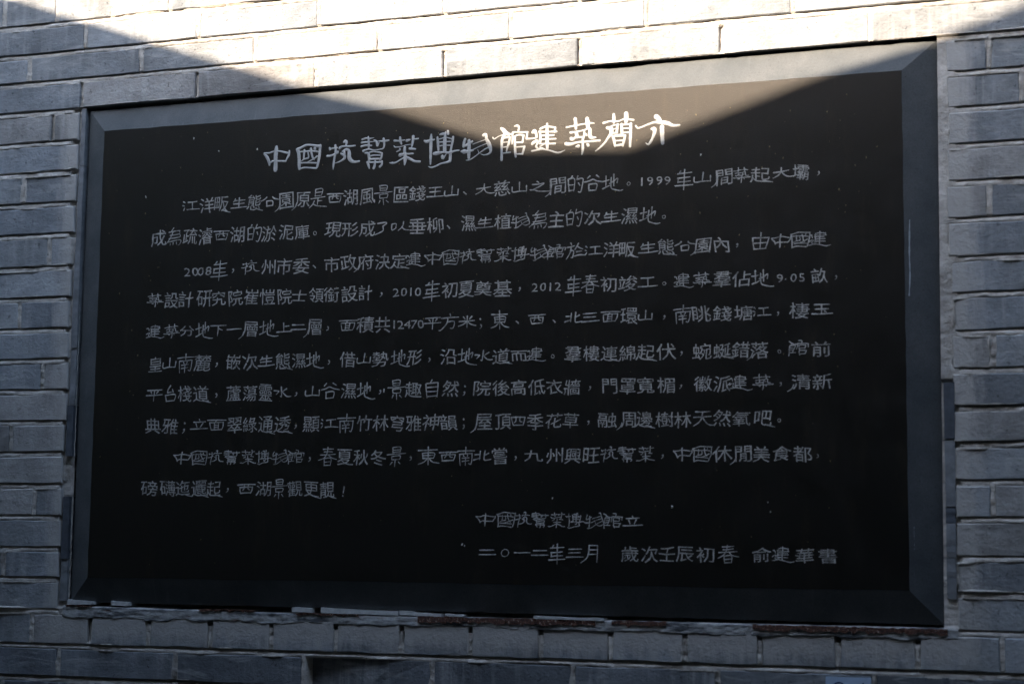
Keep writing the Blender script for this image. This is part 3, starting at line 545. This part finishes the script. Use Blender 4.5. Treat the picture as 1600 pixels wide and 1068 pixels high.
HAND_TXT = """山=.05,.55 .08,.08 .5,.12 .93,.1;.93,.62 .93,.08;.5,.98 .5,.2
地=.0,.58 .2,.62 .38,.68;.2,.95 .2,.2;.0,.1 .2,.18 .42,.3;.42,.42 .65,.55 .88,.72 .85,.42;.66,1 .65,.25;.5,.78 .5,.15 .7,-.02 1.0,-.1 1.2,-.08
生=.22,.9 .16,.7 .08,.58;.16,.72 .5,.74 .88,.78;.12,.4 .5,.42 .84,.46;.5,1 .5,.05;-.06,.02 .5,.03 1.06,.1
年=.3,.98 .2,.84;.12,.8 .5,.82 .95,.86;.14,.5 .5,.52 .85,.55;.14,.24 .5,.27 .88,.3;.16,.5 .16,.22;.0,.0 .5,.02 1.02,.06;.52,1.05 .52,-.25
江=.05,.9 .14,.8;.0,.55 .1,.48;.04,.1 .12,.3;.34,.8 .6,.82 .92,.84;.62,.8 .62,.2;.26,.1 .6,.14 1.08,.12
西=-.02,.85 .5,.88 1.05,.86;.12,.6 .15,.3 .2,.0;.12,.6 .5,.62 .9,.62;.9,.62 .88,.3 .82,.02;.2,.05 .5,.06 .84,.08;.4,.85 .38,.5 .3,.32;.62,.85 .62,.45 .76,.36
面=-.05,.95 .5,.97 1.08,.95;.48,.93 .42,.74;.1,.7 .14,.35 .2,-.02;.1,.72 .5,.73 .92,.74;.92,.74 .9,.35 .82,.0;.2,.02 .5,.03 .84,.05;.38,.7 .38,.05;.62,.7 .62,.05;.38,.48 .62,.48;.38,.26 .62,.27
南=-.05,.8 .5,.83 1.08,.84;.5,1.08 .5,.62;.1,.58 .12,.2 .16,-.15;.1,.6 .5,.62 .92,.64;.92,.64 .9,.2 .84,-.05 .72,-.02;.36,.52 .42,.42;.64,.54 .58,.42;.28,.34 .72,.37;.28,.14 .72,.17;.5,.38 .5,-.15
一=.0,.5 .3,.48 .65,.52 1.0,.5
二=.08,.75 .5,.76 .92,.78;.0,.2 .5,.2 1.05,.24
三=.1,.85 .5,.86 .9,.88;.14,.5 .5,.51 .84,.53;.0,.08 .5,.09 1.05,.12
大=.05,.6 .5,.64 .88,.72;.48,1 .44,.6 .3,.3 .0,.05;.5,.58 .65,.25 .9,.08 1.15,.12
之=.42,.98 .52,.84;.15,.7 .5,.72 .82,.8 .6,.5 .2,.2;.05,.18 .3,.16 .6,.02 1.2,.0
水=.5,1 .5,.1 .4,.12;.0,.62 .25,.6 .3,.55 .12,.25;.86,.82 .6,.55;.56,.52 .72,.22 .92,.06 1.15,.1
北=.36,.95 .36,.1;.05,.62 .36,.64;-.02,.12 .2,.2 .36,.28;.64,.98 .64,.15 .8,.06 1.1,.12;.9,.72 .66,.55
下=-.02,.88 .5,.88 1.05,.92;.5,.88 .48,.4 .46,-.1;.56,.6 .8,.45
上=.48,.95 .48,.1;.5,.58 .85,.62;.0,.06 .5,.06 1.06,.1
工=.15,.88 .5,.88 .86,.92;.5,.88 .5,.1;-.02,.06 .5,.06 1.06,.12
王=.1,.92 .5,.93 .9,.96;.15,.52 .5,.52 .86,.56;.5,.93 .5,.1;.0,.05 .5,.06 1.02,.1
玉=.1,.95 .5,.96 .9,.98;.15,.52 .5,.52 .86,.56;.5,.95 .5,.1;.66,.35 .76,.22;-.03,.05 .5,.06 1.1,.1
平=.02,.92 .5,.93 1.0,.95;.26,.78 .34,.6;.76,.8 .66,.62;-.02,.42 .5,.43 1.06,.46;.5,.92 .5,-.15
方=.5,1.02 .56,.88;.0,.72 .5,.75 1.06,.78;.42,.72 .34,.35 .0,-.05 -.12,-.08;.4,.48 .8,.5 .76,.1 .6,.05
米=.26,.92 .38,.72;.76,.95 .62,.72;.0,.5 .5,.52 .96,.56;.5,1 .5,-.1;.46,.45 .25,.2 -.02,.02;.54,.45 .75,.2 1.08,.06
自=.5,1.08 .4,.9;.16,.84 .18,.4 .22,-.1;.16,.86 .5,.87 .86,.88;.86,.88 .84,.4 .8,-.05;.22,.58 .8,.6;.22,.3 .8,.32;.22,-.0 .8,.02
四=.05,.85 .1,.5 .18,.05;.05,.86 .5,.88 .98,.86;.98,.86 .92,.5 .84,.06;.18,.08 .5,.08 .86,.1;.38,.84 .36,.5 .26,.35;.62,.84 .62,.48 .78,.42
天=.1,.92 .5,.93 .92,.95;.02,.56 .5,.58 .98,.62;.5,.92 .46,.5 .3,.2 -.02,.0;.52,.52 .68,.2 .9,.04 1.15,.06
月=.3,.98 .3,.55 .18,.15 -.2,-.15;.3,.98 .55,.98 .82,1.0;.82,1.0 .84,.5 .82,-.1;.32,.68 .8,.7;.3,.4 .8,.42
立=.5,1.05 .54,.88;.14,.78 .5,.8 .9,.82;.3,.64 .38,.28;.72,.68 .6,.28;-.02,.1 .5,.12 1.08,.16
東=-.02,.85 .5,.87 1.0,.9;.5,1.1 .5,-.1;.18,.68 .2,.32;.18,.68 .84,.7 .8,.34;.2,.52 .8,.53;.2,.34 .8,.36;.44,.3 .25,.1 -.06,-.02;.56,.3 .76,.1 1.1,.0
由=.08,.75 .12,.4 .2,.0;.08,.76 .5,.76 .94,.76;.94,.76 .9,.4 .82,.02;.18,.4 .86,.42;.2,.02 .84,.05;.5,1.08 .5,.04
公=.3,.9 .15,.7 -.1,.52;.7,.92 .8,.74 1.12,.62;.3,.5 .28,.25 .3,.0;.3,.5 .7,.52 .7,.05;.3,.03 .7,.06
谷=.3,1 .15,.82;.7,1.02 .88,.86;.0,.58 .3,.66 .5,.76 .75,.64 1.12,.56;.28,.42 .3,.0;.28,.42 .76,.44 .72,.02;.3,.02 .72,.04
台=.5,1.05 .35,.78 .3,.6;.35,.62 .7,.66;.66,.8 .74,.62;.16,.42 .2,.2 .24,.0;.16,.42 .86,.44 .8,.02;.24,.02 .8,.05
於=.2,1.05 .26,.9;.0,.78 .22,.8 .46,.84;.24,.78 .2,.4 .02,.0;.22,.52 .42,.52 .38,.1 .28,.08;.66,.98 .58,.75 .46,.6;.64,.8 .78,.68 .98,.6;.6,.44 .9,.48;.5,.16 .78,.22 1.1,.2
以=.08,.75 .12,.2 .35,.4;.08,.78 .35,.8 .32,.4;.8,.95 .76,.5 .5,.1;.72,.45 .9,.2 1.2,.1
了=.15,.9 .7,.95 .75,.82 .5,.6;.5,.6 .55,.2 .3,.0 -.05,-.15
的=.3,1.05 .2,.88;.05,.82 .08,.4 .12,.05;.05,.82 .45,.84 .42,.06;.1,.45 .42,.47;.12,.08 .42,.1;.66,1.05 .58,.78;.6,.8 .98,.84 .94,.3 .84,-.05 .7,.0;.7,.56 .78,.4
為=.4,1.1 .2,.85;.1,.82 .5,.86 .86,.9;.2,.62 .8,.68 .8,.88;.12,.4 .85,.46 .84,.66;.05,.2 .9,.28 .88,.0 .76,-.08;.22,.1 .2,-.05;.42,.12 .42,-.03;.62,.14 .64,-.02;.4,.85 .2,.4 -.1,.05
是=.28,1.1 .28,.66;.28,1.1 .74,1.12 .72,.68;.28,.88 .72,.9;.28,.66 .72,.68;.02,.5 .5,.52 .98,.56;.5,.5 .5,.1;.5,.32 .8,.34;.26,.36 .15,.1 -.05,-.1;.2,.12 .5,-.02 1.15,-.08
景=.28,1.08 .3,.76;.28,1.08 .74,1.1 .72,.78;.3,.92 .72,.93;.3,.76 .72,.78;-.05,.62 .5,.64 1.1,.66;.26,.48 .28,.26;.26,.5 .76,.52 .74,.28;.28,.27 .74,.29;.5,.26 .5,-.18;.3,.12 .2,-.05;.7,.12 .82,-.03
春=.2,.98 .5,1.0 .84,1.02;.24,.8 .5,.82 .8,.84;.02,.6 .5,.63 .98,.66;.48,1.1 .42,.7 .25,.4 -.05,.25;.56,.62 .75,.42 1.08,.32;.3,.38 .32,-.1;.3,.38 .7,.4 .68,-.08;.32,.15 .68,.17;.32,-.08 .68,-.06"""
HAND = {}
for ln in HAND_TXT.split('\n'):
    k_, v_ = ln.split('=')
    HAND[k_] = [[tuple(float(q) for q in p.split(',')) for p in st_.split(' ')] for st_ in v_.split(';')]
for k_, st_ in zip('中國杭幫菜博物館建築簡介', TITLE):
    if k_ == '建': st_ = st_[1:]
    if k_ == '館': st_ = st_[:1]+st_[2:]
    xs_ = [p[0] for q in st_ for p in q]; zs_ = [p[1] for q in st_ for p in q]
    a_, b_, c_, d_ = min(xs_), max(xs_), min(zs_), max(zs_)
    HAND[k_] = [[((p[0]-a_)/(b_-a_), (p[1]-c_)/(d_-c_), p[2]/42) for p in q] for q in st_]
TAIL = set('建起道通連邊迤邐透地之態畈是定更蜒靚吧')
FALL = set('層屋月周間閒園府原廊落清')
glyphs = {}
dg = None
def glyph(ch):
    if ch in glyphs: return glyphs[ch]
    cu = bpy.data.curves.new('glyph', 'FONT'); cu.body = ch; cu.resolution_u = 2
    cu.offset = THIN
    o = bpy.data.objects.new('glyph', cu); C.objects.link(o)
    m_ = bpy.data.meshes.new_from_object(o.evaluated_get(bpy.context.evaluated_depsgraph_get()))
    v = [tuple(p.co.xy) for p in m_.vertices]; f = [tuple(p.vertices) for p in m_.polygons]
    xs = [a for a, _ in v]; zs = [b for _, b in v]
    bb = (min(xs), max(xs), min(zs), max(zs)) if v else (0, 1, 0, 1)
    bpy.data.objects.remove(o); bpy.data.curves.remove(cu); bpy.data.meshes.remove(m_)
    glyphs[ch] = (v, f, bb); return glyphs[ch]
THIN = 0.0
PUN = '，。、；！.'
for li, (txt, cs) in enumerate(BODY):
    line = empty('text_line'); line.parent = plaque
    pvs, pfs = [], []
    vs, fs = [], []; pend = None
    for ch, (X0, Z0, W0, H0) in list(zip(txt, cs)) + [(None, (0, 0, 0, 0))]:
        if pend and vs: mesh('character', vs, fs, M_TEXT, line)
        elif vs:
            b_ = len(pvs); pvs += vs; pfs += [tuple(a+b_ for a in p) for p in fs]
        vs, fs = [], []
        if ch is None: break
        pend = ch not in PUN and not ch.isdigit()
        if ch in HAND:
            W1, H1 = W0*0.86e-4, H0*0.80e-4
            if ch in '中國杭幫菜博物館建築': H1 = 0.0265 if ch != '中' else 0.0225; W1 *= 1.08 if ch != '建' else 1.2
            sh1 = rnd.uniform(-.04, .08); ro = rnd.uniform(-.03, .05); ww = rnd.uniform(0.0019, 0.0023)
            dens = 1.0 if len(HAND[ch]) < 9 else 0.84
            for si, st_ in enumerate(HAND[ch]):
                pts = []
                m_ = len(st_)
                for pi, p in enumerate(st_):
                    u = (p[0]-.5)+rnd.uniform(-.018, .018); q = (p[1]-.45)+rnd.uniform(-.018, .018)
                    wd = (0.6+0.4*p[2]) if len(p) > 2 else (1.25 if pi == 0 else (1.05 if pi < m_-1 else 0.75))
                    pts.append((X0/1e4+(u+sh1*q)*W1, Z0/1e4+(q+ro*u)*H1, ww*wd*dens*rnd.uniform(.85, 1.15)))
                stroke(pts, YF-0.00025-0.00003*si, vs, fs, 0.12)
            continue
        v, f, bb = glyph(ch)
        X0 /= 1e4; Z0 /= 1e4; W0 *= 0.95e-4; H0 *= 0.87e-4
        ph = [rnd.uniform(0, 6.28) for _ in range(6)]
        b0 = len(vs); yy_ = YF-0.0003
        if ch in PUN:
            sx = sz = W0*0.95
            cx = (bb[0]+bb[1])/2; cz = (bb[2]+bb[3])/2
            dz = -0.0035
        elif ch.isdigit():
            sx = W0/0.62; sz = H0/0.78; cx = (bb[0]+bb[1])/2; cz = (bb[2]+bb[3])/2; dz = -0.001
            sx *= 0.72 ; sz *= 0.80
        else:
            sx = W0/1.0*rnd.uniform(0.95, 1.04); hh = bb[3]-bb[2]
            sz = H0/max(hh, 0.55)*rnd.uniform(0.88, 1.0) if ch not in '一〇' else sx*0.9
            cx = (bb[0]+bb[1])/2; cz = (bb[2]+bb[3])/2; dz = rnd.uniform(-.001, .001)
            if ch == '〇': sx *= .55; sz *= .55
        shear = rnd.uniform(-.05, .09); rot = rnd.uniform(-.035, .045)
        for x, z in v:
            u, q = x-cx, z-cz
            # brush-like irregularity: low-frequency bow plus a little edge wobble
            u2 = u + 0.022*math.sin(5.1*q+ph[0]) + 0.010*math.sin(17*q+11*u+ph[1])
            q2 = q + 0.026*math.sin(4.3*u+ph[2]) + 0.010*math.sin(19*u-9*q+ph[3])
            u2 += shear*q2; 
            u3 = u2 - rot*q2; q3 = q2 + rot*u2
            vs.append((X0+u3*sx, yy_, Z0+dz+q3*sz))
        fs += [tuple(b0+a for a in p) for p in f]
        w_ = 0.0019
        if ch in TAIL:
            stroke([(X0+0.10*sx, Z0-0.34*sz, w_), (X0+0.34*sx, Z0-0.43*sz, w_*1.15), (X0+0.60*sx, Z0-0.50*sz, w_*.7)], yy_-0.0001, vs, fs)
        if ch in FALL:
            stroke([(X0-0.36*sx, Z0-0.15*sz, w_), (X0-0.46*sx, Z0-0.40*sz, w_*.9), (X0-0.66*sx, Z0-0.56*sz, w_*.6)], yy_-0.0001, vs, fs)
    if pvs: mesh('punctuation', pvs, pfs, M_TEXT, line, kind='stuff')

# pale and ochre flecks on the face
FL = [(-5971,23203),(-7027,22087),(-5401,22909),(-4549,22892),(-115,15296),(-64,15273),(5590,16063),(5635,15898),(3868,15985),(4384,22203),(1630,16131),(-1739,18134),(-1002,18571),(-477,18879),(-3029,19658),(-2026,17325),(-7254,19437),(-5095,19369),(-7178,18156),(7226,20017),(7051,18613),(3563,15996),(3318,15490),(2091,14951),(4737,15642),(-498,18582),(1635,16888),(3606,17222)]
def blobs(pts, m, smin, smax):
    vs, fs = [], []
    for x, z in pts:
        r = rnd.uniform(smin, smax); n = 7; b0 = len(vs); el = rnd.uniform(1, 2.0); an = rnd.uniform(1.1, 2.0)
        vs.append((x, YF-0.0010, z))
        for i in range(n):
            a = 6.283*i/n; rr = r*rnd.uniform(.6, 1.2); u = math.cos(a)*rr*el; v_ = math.sin(a)*rr
            vs.append((x+u*math.cos(an)-v_*math.sin(an), YF-0.0002, z+u*math.sin(an)+v_*math.cos(an)))
        fs += [(b0, b0+1+i, b0+1+(i+1) % n) for i in range(n)]
    mesh('fleck', vs, fs, m, plaque, kind='stuff')
blobs([(x/1e4, z/1e4) for x, z in FL[:12]], M_FLECK, .0012, .0022)
blobs([(x/1e4, z/1e4) for x, z in FL[12:]] + [(rnd.uniform(-.79, .78), 1.47+0.86*rnd.random()**0.6) for _ in range(260)], M_OCHRE, .0005, .0013)
# chalk scratches on the right-hand border
def scratch(pts, w_):
    vs, fs = [], []; stroke([(x, z, w_*rnd.uniform(.4, 1.2)) for x, z in pts], 0, vs, fs, 0.4)
    # lies on the sloping bevel
    out = [(x, YF + (x-0.7975)/0.052*0.015 - 0.0006 + y, z) for x, y, z in vs]
    mesh('chalk_mark', out, fs, M_CHALK, plaque)
scratch([(0.8065, 2.085), (0.8060, 2.0619), (0.8055, 2.0234), (0.8062, 1.9904), (0.8045, 1.955)], 0.0022)
scratch([(0.8085, 1.5650), (0.8087, 1.5450), (0.8090, 1.5275)], 0.0028)

# ------------------------------------------------------------ small loose things
def wedge(x0, x1, zt0, zt1, zb0, zb1, y, label, m=M_WHITE):
    n = 5; vs = []
    for i in range(n+1):
        t = i/n; x = x0+(x1-x0)*t
        a = zb0+(zb1-zb0)*t+rnd.uniform(-.0003, .0003); b = zt0+(zt1-zt0)*t+rnd.uniform(-.0006, .0006)
        vs += [(x, y+.03, a), (x+rnd.uniform(-.0008, .0008), y, a), (x, y, b), (x, y+.03, b)]
    fs = [(0, 3, 2, 1), (n*4, n*4+1, n*4+2, n*4+3)]
    for i in range(n):
        for j in range(4):
            q = (j+1) % 4; fs.append((i*4+j, i*4+q, i*4+4+q, i*4+4+j))
    mesh('packing_shim', vs, fs, m, None, label=label, category='packing shim', group='white shims wedged under the plaque')
wedge(-0.8573, -0.797, 1.4160, 1.4120, 1.4056, 1.4070, -0.001, 'white packing shim wedged under the bottom left corner of the plaque')
wedge(-0.757, -0.716, 1.4145, 1.4125, 1.4060, 1.4050, -0.001, 'short white packing shim second from the left under the plaque')
wedge(-0.3592, -0.3180, 1.4100, 1.4085, 1.4010, 1.4005, -0.001, 'small grey-white packing shim just left of the longest shim')
wedge(-0.2987, -0.1400, 1.4100, 1.4055, 1.4000, 1.3990, -0.0015, 'longest white packing strip under the plaque')
wedge(-0.1368, -0.0531, 1.4075, 1.4030, 1.4000, 1.3985, -0.001, 'thin grey packing strip right of the longest shim')
wedge(-0.045, -0.0087, 1.4035, 1.4025, 1.3998, 1.3990, -0.0035, 'tiny white scrap of packing above the left end of the dark rust')
wedge(0.128, 0.2614, 1.4035, 1.4015, 1.3990, 1.3975, -0.0035, 'flat white packing strip above the right end of the dark rust')

# blue label stuck on a brick at the foot of the picture
st = empty('blue_sticker', label='small pale blue paper sticker with navy print on a brick below the plaque', category='sticker')
n = 10; vs = []
sx0, sx1, sz1, sz0 = 0.6566, 0.7340, 1.3135, 1.2655
for j in range(2):
    for i in range(n+1):
        t = i/n; vs.append((sx0+(sx1-sx0)*t, -0.0024+0.0004*math.sin(t*7), (sz1 if j else sz0)+rnd.uniform(-.0003, .0003)))
vs += [(x, y+0.0005, z) for x, y, z in vs]
m1 = n+1; fs = [(i, i+1, m1+i+1, m1+i) for i in range(n)]
fs += [(2*m1+i, 3*m1+i, 3*m1+i+1, 2*m1+i+1) for i in range(n)] + [(i, 2*m1+i, 2*m1+i+1, i+1) for i in range(n)] + [(m1+i, m1+i+1, 3*m1+i+1, 3*m1+i) for i in range(n)]
mesh('sticker_paper', vs, fs, M_STICK, st)
vs, fs = [], []
cx, cz = 0.6795, 1.2935
stroke([(cx+0.0105*math.cos(a), cz+0.0105*math.sin(a), 0.0026) for a in [0.1+i*0.5 for i in range(12)]], -0.0030, vs, fs, 0.02)
stroke([(0.7205, 1.3035, 0.0032), (0.7195, 1.2950, 0.0028), (0.7200, 1.2800, 0.0028)], -0.0030, vs, fs, 0.02)
mesh('printed_mark', vs, fs, M_INK, st)

# ------------------------------------------------------------ unseen lane around the camera, roofs and walls added to shape the light
v, f = box(-40, 40, -40, 40, -0.2, 0); mesh('ground', v, f, M_GROUND, None, kind='structure')
def Wp(p, t): return Vector((p[0], 0, p[1])) + sd*t
A0 = Wp((-2.1447, 3.0262), 1.0); A = Wp((-1.0261, 2.6387), 1.15); V1 = Wp((0.1002, 2.2458), 1.8)
V2 = Wp((0.3047, 2.2350), 1.8); Cc = Wp((1.0017, 2.4454), 1.6); C0 = Wp((2.2, 2.807), 1.5)
def roof(name, pts, label, back=4.6, th=0.10):  # unseen slab, edge laid along sun rays to shape the shadow and sky light
    r = empty(name, label=label, category='roof', group='unseen roofs shaped to shade the wall')
    n = len(pts); vs = []
    for p in pts: vs += [tuple(p), (p.x, p.y-back, p.z+0.0), (p.x, p.y, p.z-th), (p.x, p.y-back, p.z-th)]
    fs = []
    for i in range(n-1):
        a, b = i*4, i*4+4
        fs += [(a, b, b+1, a+1), (a+2, a+3, b+3, b+2), (a, a+2, b+2, b), (a+1, b+1, b+3, a+3)]
    fs += [(0, 1, 3, 2), ((n-1)*4, (n-1)*4+2, (n-1)*4+3, (n-1)*4+1)]
    mesh('roof_deck', vs, fs, M_TILE, r)
    for i in range(n-1):
        m_ = max(1, int((pts[i+1]-pts[i]).length/0.4))
        for q in range(m_):
            p = pts[i].lerp(pts[i+1], (q+.5)/m_)
            v_, f_ = box(p.x-.04, p.x+.04, p.y-back+.02, p.y-.05, p.z-th-.10, p.z-th-.002); mesh('rafter', v_, f_, M_WOOD, r)
    return r
r1 = roof('shade_roof', [A0 + (A0-A)*4.5, A0, A, V1, (V1+V2)/2], 'unseen roof slab shaped to cast the left shadow edge on the wall')
r2 = roof('shade_roof', [(V1+V2)/2+Vector((0.001, 0, 0)), V2, Cc, C0, C0+(C0-Cc)*3.5], 'unseen roof slab shaped to cast the right shadow edge on the wall')
opp = empty('added_building', label='unseen building added behind the camera to block low sky light', category='building')
v, f = box(-7, 7, -6.3, -6.0, 0, 4.2); mesh('wall', v, f, M_PLAST, opp)  # added out of view to keep low sky light off the wall
for x0 in (-6.6, 6.3):
    e = empty('end_blocker', label='unseen plain wall added to block light from the %s end of the lane' % ('left' if x0 < 0 else 'right'), category='wall')
    v, f = box(x0, x0+0.3, -6.0, -0.001, 0, 4.2 if x0 < 0 else 6.5); mesh('blocker_box', v, f, M_PLAST, e)  # added out of view to block light from the open ends
v, f = box(-7.2, 7.2, -6.5, -5.5, 4.2, 4.4); mesh('roof', v, f, M_TILE, opp)
